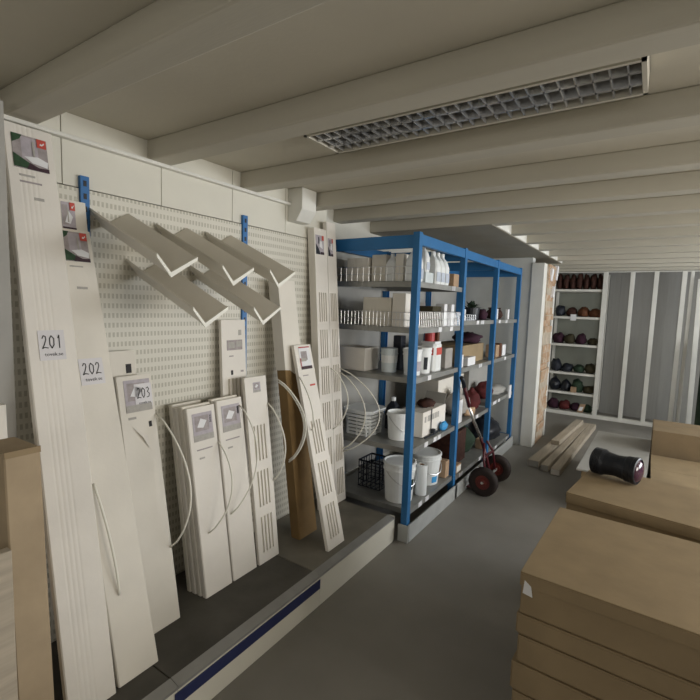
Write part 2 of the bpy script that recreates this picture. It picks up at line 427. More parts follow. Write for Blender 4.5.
GC = 'tall cartons leaning on the gondola back'
F, r = leaning('tall_carton', 'tallest cream white carton at left, sticker 201, colour photo label at its top', 'carton', (-1.50, .655, .815), (-1.895, .675, .83, 2.19), .03, 'card', GC, True)
decal(F, r, 'photo_label', .022, .135, F.H - .155, F.H - .035, PIC_A)
small_print(F, r, .035, F.H - .183, .05, .007); small_print(F, r, .035, F.H - .205, .07, .006, 'pgrey'); small_print(F, r, .075, F.H - .263, .032, .01)
sticker(F, r, .035, F.H - .83, .085, .105, '201')
F, r = leaning('tall_carton', 'second tall cream carton from the left, sticker 202, photo label with red corner', 'carton', (-1.51, .83, .99), (-1.878, .795, .950, 1.855), .022, 'card2', GC)
decal(F, r, 'photo_label', .045, .142, F.H - .125, F.H - .01, PIC_A)
small_print(F, r, .06, F.H - .147, .05, .005); small_print(F, r, .075, F.H - .232, .04, .009)
sticker(F, r, .035, F.H - .60, .09, .10, '202')
strap(F, r, (.02, .75), (.05, .32), .03)
F, r = leaning('tall_carton', 'narrow cream carton mostly hidden behind carton 202, pink photo label peeking above it', 'carton', (-1.68, .82, .955), (-1.916, .835, .955, 1.97), .016, 'card2', GC)
decal(F, r, 'photo_label', .03, .085, F.H - .12, F.H - .01, PIC_B)
F, r = leaning('tall_carton', 'shorter carton with sticker 203 and torn front, third from the left', 'carton', (-1.655, 1.03, 1.195), (-1.868, 1.035, 1.20, 1.265), .03, 'card2', GC)
decal(F, r, 'photo_label', .03, .15, F.H - .16, F.H - .02, PIC_C)
sticker(F, r, .075, F.H - .145, .08, .105, '203')
small_print(F, r, .035, F.H - .19, .035, .01); small_print(F, r, .125, F.H - .235, .014, .025, 'ink', 'black_mark')
mb = MB(); mb.add([F.Q(.045, F.H - .22, .002), F.Q(.085, F.H - .275, .012), F.Q(.115, F.H - .33, .004), F.Q(.105, F.H - .27, .016)], [(0, 1, 3), (1, 2, 3)])
mb.build('torn_flap', 'card', r)
strap(F, r, (.165, .92), (.155, .32), .15, .03)
F, r = leaning('tall_carton', 'cream carton edge with black square mark rising behind carton 203', 'carton', (-1.76, 1.0, 1.15), (-1.918, 1.005, 1.155, 1.37), .02, 'card2', GC)
small_print(F, r, .10, F.H - .10, .025, .04, 'ink', 'black_mark')

GF = 'flat white cartons standing front to back in two rows'
desc = ['frontmost', 'second from front', 'third from front', 'rearmost']
for row, (y0, y1, t0, t1, zt, nn) in enumerate(((1.345, 1.508, 1.335, 1.50, 1.085, 4), (1.517, 1.68, 1.512, 1.682, 1.095, 2))):
    for k in range(nn):
        dx = k * .034
        F, r = leaning('flat_carton', '%s flat white carton of the %s row, left of the slotted strips' % (desc[k if k < nn - 1 else 3], ('left', 'right')[row]), 'carton',
                       (-1.665 - dx, y0 - .004 * k, y1 - .002 * k), (-1.80 - dx * .92, t0 - .004 * k, t1 - .002 * k, zt + (0, .006, -.004, .009)[k]), .031, 'card2' if k % 2 else 'card', GF)
        if k == 0:
            decal(F, r, 'photo_label', .025, .14, F.H - .165, F.H - .03, PIC_C)
            small_print(F, r, .035, F.H - .21, .09, .006, 'pgrey'); small_print(F, r, .045, F.H - .253, .03, .008)
            small_print(F, r, .122, F.H - .085, .012, .04, 'ink', 'black_mark')
            if row == 0: strap(F, r, (.16, .72), (.05, .30), .10, .03)
            else: strap(F, r, (.14, .88), (.02, .34), .10, .06)

def vented(name, label, cat, B, T, th, m, v_start, group, ncol=4, u_m=.22, glen=.195, gap=.055, v_end=.055):
    """strip panel whose front is cut by groups of vertical slots"""
    F = Frame(B, T); r = thing(name, label, cat, F.o, group)
    mb = MB(); W, H = F.W, F.H
    us = [0]; cols = []
    span = 1 - 2 * u_m; sw = span * .14; gp_ = (span - ncol * sw) / (ncol - 1)
    for k in range(ncol):
        a = u_m + k * (sw + gp_); us += [a, a + sw]; cols.append(len(us) - 2)
    us.append(1)
    vs = [0, v_end]; rows = []
    v = v_end
    while v + glen < H - v_start:
        rows.append(len(vs) - 1); vs += [v + glen, v + glen + gap]; v += glen + gap
    vs.append(H)
    P = [[F.P(u, q / H) for u in us] for q in vs]
    vv = [p for row in P for p in row]; nu = len(us); fs = []; ws = []
    for i in range(len(vs) - 1):
        for j in range(nu - 1):
            q = (i * nu + j, i * nu + j + 1, (i + 1) * nu + j + 1, (i + 1) * nu + j)
            if i in rows and j in cols:
                b = [F.P(us[j], vs[i] / H, -.006), F.P(us[j + 1], vs[i] / H, -.006), F.P(us[j + 1], vs[i + 1] / H, -.006), F.P(us[j], vs[i + 1] / H, -.006)]
                o = len(vv); vv += b
                for k in range(4): fs.append((q[k], q[(k + 1) % 4], o + (k + 1) % 4, o + k)); ws.append(0)
                fs.append((o, o + 1, o + 2, o + 3)); ws.append(1)
            else: fs.append(q); ws.append(0)
    for f, w_ in zip(fs, ws): pass
    o = len(mb.v); mb.v += [tuple(p) for p in vv]; mb.f += [list(f) for f in fs]; mb.m += ws
    c = [F.P(0, 0), F.P(1, 0), F.P(1, 1), F.P(0, 1)]; d = [F.P(0, 0, -th), F.P(1, 0, -th), F.P(1, 1, -th), F.P(0, 1, -th)]
    mb.add(c + d, [(4, 7, 6, 5), (0, 4, 5, 1), (1, 5, 6, 2), (2, 6, 7, 3), (3, 7, 4, 0)])
    mb.build('vent_strip', [m, 'slot'], r)
    return F, r
GV = 'white slotted vent strips standing on the gondola deck'
F, r = vented('vent_panel', 'white slotted vent strip right of the flat cartons, small grey photo on its blank top', 'vent panel', (-1.66, 1.695, 1.845), (-1.80, 1.70, 1.862, 1.19), .02, 'card', .10, GV)
decal(F, r, 'photo_label', .055, .105, F.H - .085, F.H - .03, PIC_C)
strap(F, r, (.15, .86), (.15, .42), .10, .01)
F, r = vented('vent_panel', 'taller slotted white strip against the perforated back, grey printed label and two black marks', 'vent panel', (-1.83, 1.62, 1.79), (-1.905, 1.63, 1.80, 1.50), .02, 'card', .31, GV)
decal(F, r, 'photo_label', .035, .145, F.H - .165, F.H - .11, [('pgrey', SQ), ('greyink', R4(.1, .5, .2, .8)), ('greyink', R4(.6, .95, .3, .9))])
small_print(F, r, .12, F.H - .085, .02, .03, 'greyink', 'black_mark'); small_print(F, r, .06, F.H - .30, .014, .025, 'ink', 'black_mark')
small_print(F, r, .05, F.H - .20, .03, .006, 'pgrey'); small_print(F, r, .13, F.H - .29, .02, .01, 'pgrey')
# brown carton with a cream paper sleeve
F = Frame((-1.66, 2.03, 2.20), (-1.845, 2.00, 2.14, 1.73))
r = thing('brown_carton', 'tall brown cardboard carton with cream paper sleeve round its upper half', 'carton', F.o)
carton_body(F, r, .07, 'kraftd')
mb = MB(); W = F.W
vb = .655
pr = [(-.004, .003), (W + .004, .003), (W + .004, -.073), (-.004, -.073)]
mb.prism(pr, lambda u, w: F.P(u / W, vb + (.006 if u < .1 else -.004), w), lambda u, w: F.P(u / W, 1.003, w))
mb.add([F.P(.25, vb + .003, .004), F.P(.5, vb - .014, .004), F.P(.7, vb + .001, .004), F.P(.5, vb + .01, .004)], [(0, 1, 2, 3)])
mb.build('paper_sleeve', 'card2', r)['label'] = 'torn cream paper sleeve'
strap(F, r, (-.08, .97), (-.04, .50), .10, .06); strap(F, r, (-.085, .985), (-.045, .49), .115, .065)
F, r = vented('vent_panel', 'slanting slotted white strip in front of brown carton, dark red photo label at top', 'vent panel', (-1.445, 2.03, 2.19), (-1.765, 2.06, 2.215, 1.35), .022, 'card', .30, GV)
decal(F, r, 'photo_label', .035, .14, F.H - .15, F.H - .012, PIC_D)
small_print(F, r, .09, F.H - .255, .05, .01, 'red'); small_print(F, r, .04, F.H - .19, .05, .006, 'pgrey')
strap(F, r, (.0, 1.02), (.03, .70), .07, -.03)
F, r = vented('vent_panel', 'tall slotted white strip beside the blue rack, left one of the pair', 'vent panel', (-1.775, 2.42, 2.565), (-1.89, 2.385, 2.52, 2.10), .055, 'card', .36, GV, u_m=.2)
decal(F, r, 'photo_label', .012, .105, F.H - .17, F.H - .045, PIC_E)
strap(F, r, (.14, .98), (.14, .55), .10, .05)
F, r = vented('vent_panel', 'tall slotted white strip touching the blue rack end, right one of the pair', 'vent panel', (-1.775, 2.568, 2.69), (-1.895, 2.524, 2.625, 2.16), .03, 'card', .42, GV, u_m=.2)
decal(F, r, 'photo_label', .01, .075, F.H - .23, F.H - .11, PIC_E)
strap(F, r, (.11, .94), (.11, .38), .17, .05); strap(F, r, (.11, .97), (.11, .36), .27, .08)

# left edge: brown board carton, white box, grey post
F = Frame((-1.45, .500, .597), (-1.475, .497, .588, 1.155))
r = thing('brown_board_carton', 'upright brown cardboard carton at far left beside the carton with sticker 201', 'carton', F.o)
carton_body(F, r, .18, 'kraft2')
MB().prism(R4(.0, F.W, 0, 1)[:2] + [(F.W, .004), (0, .004)], lambda u, w: F.P(u / F.W, .985, w), lambda u, w: F.P(u / F.W, 1.004, w)).build('end_flap', 'kraft', r)
o = MB().prism([(0, 0), (.10, .03), (.10, .33), (0, .33)], lambda x, z: (-1.86 + x, .505, z), lambda x, z: (-1.86 + x, .64, z)).build('white_box', 'card', bevel=.003)
o.location = (0, 0, 1.10)
bpy.data.objects.remove(o)
F = Frame((-1.71, .46, .60), (-1.74, .46, .60, 1.24))
r = thing('narrow_white_carton', 'narrow white carton standing behind the brown carton at the left edge', 'carton', F.o)
carton_body(F, r, .05, 'card')
r = thing('grey_post', 'grey steel post standing left of the tallest carton', 'post', (-1.83, .62, .182))
MB().prism([(0, 0), (.05, 0), (.05, .05), (.038, .05), (.038, .012), (.012, .012), (.012, .05), (0, .05)], lambda x, y: (x, y - .03, 0), lambda x, y: (x, y - .03, 2.03)).build('channel', 'sheet', r)
MB().box(-.01, .06, -.04, .03, 0, .008).build('foot_plate', 'greym', r)
r = thing('pale_board', 'pale wooden board standing at the bottom left corner of the deck', 'board', (-1.41, .36, .182))
MB().box(-.03, 0, -.06, .125, 0, .72).build('plank', 'timber', r, bevel=.003)
MB().box(-.05, -.03, -.05, .10, .05, .57).build('gap_shade', 'dark', r, bevel=.003)  # dark slab put in to imitate the shaded gap beside the plank

# ------------------------------------------------------------------ V-shaped trays hooked on the perforated wall
def make_tray():
    r = thing('display_tray', '', 'tray', (0, 0, 0))
    # local: origin on wall at the V bottom; slopes down along +x
    L, dz = .44, -.20
    sec = [(-.055, .065), (0, 0), (.115, .07)]     # (y, z) left rim, bottom, right rim
    t = .006
    out = [(-.055, .065), (0, 0), (.115, .07), (.115, .078), (0, .009), (-.055, .074)]
    mb = MB().prism(out, lambda y, z: (.0, y, z), lambda y, z: (L, y + .012, z + dz))
    mb.build('trough', 'tray', r)
    mb = MB().prism([(-.058, .063), (0, -.006), (.118, .068), (.118, .081), (0, .013), (-.058, .077)], lambda y, z: (L, y + .012, z + dz), lambda y, z: (L + .008, y + .012, z + dz - .003))
    mb.build('end_rim', 'strap', r)['label'] = 'bright white front rim'
    mb = MB()
    for y in (-.03, .06): mb.tube([(.006, y, .03), (-.012, y, .03), (-.012, y, .055)], .003, 6)
    mb.build('hook', 'wire', r)
    return r
t0 = make_tray()
spots = [(1.035, 1.89, 'upper row wall tray nearest the tall cartons at left'), (1.335, 1.875, 'middle tray of the upper row of three wall trays'), (1.615, 1.88, 'right hand tray of the upper row, beside the tall brown carton'),
         (1.19, 1.70, 'left tray of the lower row of two, above the flat cartons'), (1.515, 1.705, 'right tray of the lower row of two, above the slotted strip')]
for i, (y, z, lb) in enumerate(spots):
    o = t0 if i == 0 else copy_tree(t0)
    o.location = (-1.944, y, z); tag(o, 'beige V-shaped sheet tray, ' + lb, 'tray', 'beige trays sloping out from the perforated wall')

# ------------------------------------------------------------------ blue rack
PY = [2.735, 3.60, 4.53, 5.44]
RK = thing('storage_rack', 'long blue steel storage rack of three bays with grey shelves', 'rack', (-1.65, 4.1, 0))
rl = Vector(RK.location)
def rp(mb, name, mats, parent=None, **k):
    mb.v = [tuple(Vector(v) - rl) for v in mb.v]
    return mb.build(name, mats, parent or RK, **k)
for y in PY:
    for x, s in ((-1.285, -1), (-2.035, 1)):
        pl = [(0, -.024), (0, .024), (s * .045, .024), (s * .045, .019), (s * .006, .019), (s * .006, -.019), (s * .045, -.019), (s * .045, -.024)]
        rp(MB().prism(pl, lambda a, b: (x + a, y + b, 0.02), lambda a, b: (x + a, y + b, 2.085)), 'post', 'blue')
        rp(MB().box(min(x, x + s * .05), max(x, x + s * .05), y - .027, y + .027, 0, .02), 'foot', 'blue')
    rp(MB().box(-2.03, -1.292, y - .014, y + .014, 1.985, 2.07), 'side_rail', 'blue', bevel=.003)
    if y > 3: rp(MB().box(-2.03, -1.292, y - .01, y + .01, .10, .15), 'side_rail', 'blue', bevel=.003)
SH = [(1.77, 1.46, 1.12, .63, .20), (1.50, 1.10, .62, .17), (1.50, 1.10, .66, .15)]
for b in range(3):
    a, e = PY[b] + .026, PY[b + 1] - .026
    rp(MB().box(-1.32, -1.287, a, e, 2.005, 2.075), 'front_rail', 'blue', bevel=.003)
    rp(MB().box(-2.03, -2.0, a, e, 2.005, 2.075), 'back_rail', 'blue', bevel=.003)
    for z in SH[b]:
        mb = MB().box(-1.985, -1.297, a, e, z - .004, z)
        mb.box(-1.300, -1.297, a, e, z - .036, z - .004).box(-1.985, -1.982, a, e, z - .036, z - .004)
        mb.box(-1.982, -1.300, a, a + .003, z - .036, z - .004).box(-1.982, -1.300, e - .003, e, z - .036, z - .004)
        for q in (.33, .66): mb.box(-1.98, -1.30, a + (e - a) * q, a + (e - a) * q + .03, z - .02, z - .004)
        sh = rp(mb, 'shelf', 'steel')
        for k in range(RN.randint(1, 3)):
            y = RN.uniform(a + .1, e - .15)
            rp(MB().hexa([(-1.296, y, z - .034), (-1.293, y, z - .034), (-1.293, y + .06, z - .034), (-1.296, y + .06, z - .034), (-1.296, y, z), (-1.291, y, z), (-1.291, y + .06, z), (-1.296, y + .06, z)]), 'price_tag', 'paper', sh)
    if b == 0: rp(MB().box(-1.34, -1.262, 2.69, 2.703, 0, .12), 'plinth', 'plinthg', bevel=.003)
    rp(MB().box(-1.276, -1.262, a - .05, e + .05, 0, .12), 'plinth', 'plinthg', bevel=.003)
# back sheets
for b in range(3):
    rp(MB().box(-2.042, -2.037, PY[b] + .03, PY[b + 1] - .03, .2, 1.95), 'back_sheet', 'sheet')
# wire guards of the second shelf, first bay
def guard(p0, p1, z0, h, n):
    mb = MB(); p0, p1 = Vector(p0), Vector(p1)
    for k in range(3):
        z = z0 + h * k / 2; mb.tube([p0 + Vector((0, 0, z)), p1 + Vector((0, 0, z))], .0025, 5)
    for k in range(n + 1):
        p = p0.lerp(p1, k / n); mb.tube([p + Vector((0, 0, z0)), p + Vector((0, 0, z0 + h))], .0018, 5)
    return rp(mb, 'wire_guard', 'wire')
guard((-1.302, 2.772, 0), (-1.302, 3.565, 0), 1.462, .11, 26)
guard((-1.98, 2.77, 0), (-1.31, 2.77, 0), 1.462, .10, 22)
guard((-1.98, 2.77, 0), (-1.31, 2.77, 0), 1.772, .10, 14)
guard((-1.302, 3.64, 0), (-1.302, 3.95, 0), 1.502, .05, 6)

# ------------------------------------------------------------------ goods on the rack
def jug(x, y, z, s, label, group, cap='white', rz=0, lab='dlab'):
    r = thing('plastic_jug', label, 'jug', (x, y, z), group, rz)
    MB().loft([(0, .05 * s, .038 * s), (.004, .053 * s, .041 * s), (.13 * s, .053 * s, .041 * s), (.18 * s, .038 * s, .03 * s), (.205 * s, .018 * s, .016 * s), (.215 * s, .016 * s, .015 * s)]).build('bottle', 'white', r, smooth=False, bevel=.003)
    MB().lathe([(.018 * s, .215 * s), (.018 * s, .24 * s), (.015 * s, .243 * s)], 12).build('cap', cap, r)
    MB().box(.053 * s, .0545 * s, -.034 * s, .034 * s, .02 * s, .09 * s).build('printed_label', lab, r)
    return r
def bucket(x, y, z, r0, h, label, group=None, m='white', lid=None, open_=True, mark=None, handle=True, rz=0):
    r = thing('plastic_bucket', label, 'bucket', (x, y, z), group, rz)
    ro = r0; rb = r0 * .86
    if open_ and not lid:
        prof = [(0.001, 0), (rb, 0), (ro * .985, h * .86), (ro * 1.05, h * .86), (ro * 1.05, h * .9), (ro, h * .9), (ro, h), (ro * .95, h), (rb * .93, .02), (.001, .02)]
    else:
        prof = [(0.001, 0), (rb, 0), (ro * .985, h * .86), (ro * 1.05, h * .86), (ro * 1.05, h * .9), (ro, h * .9), (ro, h), (.001, h)]
    MB().lathe(prof, 28, caps=False).build('pail', m, r, smooth=False)
    if lid: MB().lathe([(.001, h + .001), (ro * 1.04, h + .001), (ro * 1.06, h + .006), (ro * 1.06, h + .018), (ro * .98, h + .022), (ro * .9, h + .014), (.001, h + .014)], 28, caps=False).build('lid', lid, r)
    if handle:
        pts = [(ro * 1.06 * math.cos(t), ro * 1.06 * math.sin(t), h * .86 - .10 * math.sin(t)) for t in [PI * k / 14 for k in range(15)]]
        MB().tube(pts, .003, 6).build('handle', 'wire', r, rot=(0, 0, -PI / 2 - .4))
    if mark:
        # printed emblem patch wrapped on the pail
        mb = MB()
        a0, a1 = mark[1], mark[2]; n = 8; vs = []
        for k in range(n + 1):
            t = a0 + (a1 - a0) * k / n
            for zz in (mark[3], mark[4]):
                rr = (rb + (ro * .985 - rb) * zz / (h * .86)) + .0015
                vs.append((rr * math.cos(t), rr * math.sin(t), zz))
        mb.add(vs, [(2 * k, 2 * k + 2, 2 * k + 3, 2 * k + 1) for k in range(n)])
        mb.build('printed_label', mark[0], r)
    return r
def carton(x0, x1, y0, y1, z, h, m, label, group=None, cat='carton', name='carton', lid=None, mark=None, rz=0):
    r = thing(name, label, cat, ((x0 + x1) / 2, (y0 + y1) / 2, z), group, rz)
    hx, hy = (x1 - x0) / 2, (y1 - y0) / 2
    MB().box(-hx, hx, -hy, hy, 0, h).build('box', m, r, bevel=.003)
    g = .0008
    MB().box(-hx * .98, hx * .98, -.002, .002, h, h + g).box(-hx * .3, hx * .3, -.024, .024, h, h + g * .6).build('top_seam', lid or 'tan', r)
    if mark:
        MB().box(hx, hx + .001, -hy * mark[1], hy * mark[1], h * mark[2], h * mark[3]).build('printed_label', mark[0], r)
    return r
def lump(name, label, cat, x, y, z, sx, sy, sz, m, seed, group=None, amp=.3, tie=None):
    r = thing(name, label, cat, (x, y, z), group)
    MB().blob(sx, sy, sz, seed, amp).build('bundle', m, r, smooth=True)
    if tie:
        MB().blob(sx * .3, sy * .3, sz * .35, seed + 5, .2).build('knot', tie, r, loc=(0, 0, sz * .86), smooth=True)
    return r

e = .002
# bay 1, top shelf
z = SH[0][0] + e
G1 = 'white plastic jugs along the front of the top shelf'
for k, (y, lb) in enumerate(((2.83, 'white jug just right of the first blue post on the top shelf'), (2.965, 'white jug raised on a flat box on the top shelf'), (3.13, 'first of three white jugs standing close together on the top shelf'),
                             (3.215, 'middle one of three white jugs close together on the top shelf'), (3.30, 'last of three white jugs close together on the top shelf, nearest the second post'))):
    jug(-1.37, y, z + (.075 if k == 1 else 0), .98 if k != 1 else .76, lb, G1, rz=0)
carton(-1.45, -1.315, 2.90, 3.03, z, .072, 'frost', 'flat clear box under the raised white jug on the top shelf', name='flat_box', cat='box', lid='paper')
carton(-1.90, -1.72, 2.80, 2.98, z, .17, 'card2', 'cream carton at the back left of the top shelf')
carton(-1.70, -1.585, 2.82, 3.0, z, .19, 'tray', 'beige carton between two pale goods on the top shelf')
jug(-1.545, 2.84, z, .80, 'slim white bottle beside the beige carton on the top shelf', None, 'white')
carton(-1.50, -1.44, 2.80, 2.98, z, .19, 'card2', 'narrow cream carton against the first blue post on the top shelf')
carton(-1.9, -1.6, 3.1, 3.4, z, .16, 'tan', 'tan carton at the back of the top shelf behind the jugs')
carton(-1.45, -1.32, 3.44, 3.55, z, .10, 'tan', 'small tan carton at the right end of the top shelf')
# bay 1, second shelf (wire front)
z = SH[0][1] + e
carton(-1.75, -1.52, 2.80, 3.05, z, .20, 'tray', 'beige carton standing at the left end of the wire fronted shelf')
carton(-1.50, -1.40, 2.78, 2.92, z, .23, 'card', 'tall white carton behind the first post on the wire fronted shelf')
carton(-1.45, -1.33, 3.08, 3.24, z, .15, 'olive', 'dark olive carton in the middle of the wire fronted shelf')
carton(-1.40, -1.33, 3.30, 3.36, z, .17, 'paper', 'first white narrow box right of the dark olive carton, behind the wire', 'white narrow boxes behind the wire')
carton(-1.40, -1.33, 3.45, 3.51, z, .17, 'paper', 'white narrow box nearest the second post, behind the wire', 'white narrow boxes behind the wire')
carton(-1.85, -1.6, 3.2, 3.55, z, .18, 'sack', 'grey carton at the back of the wire fronted shelf')
# bay 1, third shelf
z = SH[0][2] + e
r = bucket(-1.59, 2.93, z, .062, .155, 'clear jar with white label left of the first post', None, 'frost', None, False, ('white', -PI * .9, .4, .07, .125), False)
MB().lathe([(.062, .155), (.062, .175), (.02, .18)], 20).build('cap', 'frost', r)
carton(-1.63, -1.565, 3.06, 3.14, z, .26, 'dblue', 'dark blue upright box behind the clear jar', name='upright_box', cat='box')
r = bucket(-1.40, 2.925, z, .066, .165, 'first white tub right of the first post, on the middle shelf', 'white tubs on the middle shelf', 'white', 'white', False, ('plilac', -1.2, .6, .03, .10), False)
r = bucket(-1.385, 3.07, z, .062, .17, 'second white tub, between the first tub and the red labelled canister', 'white tubs on the middle shelf', 'white', 'white', False, ('dblue', -1.0, -.5, .03, .12), False)
r = thing('canister', 'tall white canister with red label on the middle shelf', 'canister', (-1.395, 3.235, z))
MB().loft([(0, .062, .064), (.005, .065, .067), (.20, .065, .067), (.21, .06, .06)]).build('can', 'white', r)
MB().box(.065, .0665, -.045, .055, .125, .18).box(-.03, .05, -.0685, -.067, .125, .18).build('printed_label', 'red', r)
MB().box(-.055, .055, -.055, .055, .21, .225).build('lid', 'paper', r)
r = thing('red_can', 'small dark red tin standing on the red labelled canister', 'tin', (-1.40, 3.21, z + .226))
MB().lathe([(.038, 0), (.038, .075)], 18).build('tin', 'redp', r)
MB().lathe([(.040, .075), (.040, .082), (.034, .085)], 18).build('rim', 'redp', r)
carton(-1.44, -1.36, 3.27, 3.31, z + .226, .075, 'orange', 'narrow brown box beside the dark red tin', name='small_box', cat='box')
carton(-1.95, -1.72, 2.80, 3.0, z, .17, 'card', 'white carton at the left end of the middle shelf')
carton(-1.42, -1.34, 3.40, 3.55, z, .16, 'sack', 'grey box next to the second post on the middle shelf', name='small_box', cat='box')
# bay 1, fourth shelf
z = SH[0][3] + e
bucket(-1.50, 2.955, z, .088, .20, 'open white bucket behind the first post on the fourth shelf', None, 'white', None, True)
r = carton(-1.55, -1.355, 3.06, 3.50, z, .19, 'card', 'pale carton with dark print across its front on the fourth shelf', name='printed_carton')
for k, (a, b) in enumerate(((-.19, -.16), (-.135, -.07), (-.06, -.01), (.0, .04), (.05, .08))):
    MB().box(.0978, .0988, a, b, .11, .155).build('printed_mark', 'greyink', r)
MB().hexa([(-.09, .2, .19), (.09, .2, .19), (.09, .205, .19), (-.09, .205, .19), (-.09, .25, .27), (.09, .25, .27), (.09, .255, .27), (-.09, .255, .27)]).build('open_flap', 'sheet', r)
lump('red_brown_cloth', 'reddish cloth lying on top of the printed carton', 'cloth', -1.44, 3.30, z + .192, .07, .09, .06, 'brown', 3)
jug(-1.66, 3.16, z + .0, 1.05, 'dark grey bottle with white cap behind the printed carton', None, 'white').children[0].data.materials[0] = M['dblue']
lump('blue_bag', 'bright blue plastic bag at the shelf edge below the printed carton', 'bag', -1.325, 3.40, z, .026, .06, .065, 'sky', 8)
r = thing('blue_strap', 'slate blue strap lying along the front of the printed carton', 'strap', (-1.33, 3.2, z))
MB().tube([(0, -.15, .006), (.006, -.02, .006), (0, .13, .006)], .006, 6).build('band', 'dblue', r)
MB().tube([(-.018, .0, .012), (-.018, .0, .20)], .004, 6).build('cord', 'dblue', r)
MB().box(-.014, .012, -.012, .02, .012, .045).build('buckle', 'dblue', r)
r = thing('white_basket', 'white plastic basket at the left end of the fourth shelf', 'basket', (-1.78, 2.92, z))
mb = MB()
for k in range(7):
    zz = k * .028; mb.loft([(zz, .10 + k * .004, .10 + k * .004), (zz + .020, .103 + k * .004, .103 + k * .004)])
for a in (-1, 0, 1):
    for s in (-1, 1): mb.box(a * .08 - .006, a * .08 + .006, s * .10 - .006, s * .10 + .006, 0, .18).box(s * .10 - .006, s * .10 + .006, a * .08 - .006, a * .08 + .006, 0, .18)
mb.build('body', 'white', r)
MB().loft([(.183, .132, .132), (.197, .134, .134)]).build('rim', 'white', r)
# bay 1, base
z = SH[0][4] + e
bucket(-1.45, 2.90, z, .115, .265, 'big white bucket with lid and printed emblem behind the first post at bottom', 'big white buckets on the bottom shelf', 'white', 'white', False, ('dgreen', -.5, .1, .09, .17))
bucket(-1.44, 3.33, z, .125, .225, 'big white lidded bucket near the second post at bottom', 'big white buckets on the bottom shelf', 'white', 'white', False, ('sky', -.6, -.1, .02, .07))
r = thing('paper_roll', 'slim white upright roll between the two big bottom buckets', 'roll', (-1.35, 3.07, z))
MB().lathe([(.02, 0), (.042, 0), (.042, .23), (.02, .23)], 20, caps=False).lathe([(.02, 0), (.02, .23)], 16, caps=False).build('roll', 'white', r)
MB().lathe([(.02, .001), (.02, .229), (.014, .229), (.014, .001)], 16, caps=False).build('core', 'tan', r)
carton(-1.38, -1.32, 3.48, 3.56, z, .14, 'tan', 'narrow pinkish box against the second post on the bottom shelf', name='small_box', cat='box')
r = thing('wire_basket', 'black wire mesh basket at the left end of the bottom shelf', 'basket', (-1.72, 3.02, z))
mb = MB(); a = .095
for k in range(6):
    q = -a + 2 * a * k / 5
    for s in (-1, 1):
        mb.tube([(q, s * a, 0), (q, s * a, .2)], .004, 5).tube([(s * a, q, 0), (s * a, q, .2)], .004, 5)
    mb.tube([(q, -a, 0), (q, a, 0)], .004, 5)
for k in range(5):
    zz = .05 * k; mb.tube([(-a, -a, zz), (a, -a, zz), (a, a, zz), (-a, a, zz)], .004, 5, closed=True)
mb.build('mesh', 'dblue', r)
MB().tube([(-a, -a, .205), (a, -a, .205), (a, a, .205), (-a, a, .205)], .006, 6, closed=True).build('rim', 'black', r)

# bay 2
z = SH[1][0] + e
r = thing('black_pot', 'black pot with dark green leafy top on the upper shelf of the middle bay', 'pot', (-1.42, 4.16, z))
MB().lathe([(.001, 0), (.075, 0), (.085, .11), (.078, .11), (.07, .09), (.001, .09)], 20, caps=False).build('pot', 'black', r)
mb = MB()
rr = random.Random(5)
for k in range(26):
    t = rr.uniform(0, 2 * PI); l = rr.uniform(.05, .11); el = rr.uniform(.2, 1.3)
    d = Vector((math.cos(t) * math.cos(el), math.sin(t) * math.cos(el), math.sin(el))); s = d.cross(Vector((0, 0, 1))).normalized() * .018
    b = Vector((0, 0, .09)); m_ = b + d * l * .6 + Vector((0, 0, .01))
    mb.add([b, m_ + s, b + d * l, m_ - s, m_ + Vector((0, 0, .006))], [(0, 1, 4), (1, 2, 4), (2, 3, 4), (3, 0, 4)])
mb.build('leaves', 'dgreen', r)
lump('maroon_cloth', 'maroon cloth lump beside the black pot on the upper shelf', 'cloth', -1.38, 4.37, z, .06, .08, .10, 'maroon', 12)
carton(-1.40, -1.37, 3.84, 3.90, z, .095, 'paper', 'small white card box left of the black pot', name='small_box', cat='box')
carton(-1.40, -1.375, 4.42, 4.47, z, .085, 'paper', 'small cream card beside the maroon cloth lump', name='small_box', cat='box')
z = SH[1][1] + e
carton(-1.72, -1.38, 3.90, 4.62 - .12, z, .17, 'kraft', 'big brown carton on the middle shelf of the second bay')
lump('maroon_bundle', 'dark maroon garment bundle on top of the big brown carton', 'garment', -1.50, 4.35, z + .172, .14, .17, .10, 'maroon', 21, None, .35)
carton(-1.365, -1.315, 3.66, 3.70, z, .10, 'tan', 'yellowish upright booklet box at the front left of the second bay', name='small_box', cat='box')
carton(-1.365, -1.315, 3.715, 3.75, z, .11, 'paper', 'white booklet box next to the yellowish one in the second bay', name='small_box', cat='box')
carton(-1.37, -1.31, 3.85, 4.05, z, .075, 'paper', 'flat white packet before the brown carton in the second bay', name='small_box', cat='packet')
z = SH[1][2] + e
carton(-1.85, -1.55, 3.80, 4.45, z, .33, 'card2', 'big cream carton at the back of the lower shelf, second bay')
lump('grey_sack', 'grey sack slumped before the big cream carton', 'sack', -1.44, 4.02, z, .10, .16, .22, 'sack', 31, None, .3, 'sack')
lump('red_bag', 'dark red cloth bag right of the grey sack', 'bag', -1.42, 4.34, z, .08, .10, .18, 'redcl', 33, None, .3, 'redcl')
lump('pink_packet', 'pinkish packet lying at the shelf edge below the grey sack', 'packet', -1.345, 4.08, z, .035, .13, .07, 'tan', 35)
carton(-1.36, -1.31, 3.66, 3.78, z, .20, 'paper', 'white upright packet beside the second post on the lower shelf', name='upright_packet', cat='packet')
z = SH[1][3] + e
carton(-1.80, -1.40, 3.86, 4.18, z, .30, 'brown', 'dark brown box on the bottom shelf of the second bay')
lump('dark_green_sack', 'dark green sack on the bottom shelf beside the dark brown box', 'sack', -1.55, 4.36, z, .17, .16, .27, 'dgreen', 41, None, .25, 'dgreen')
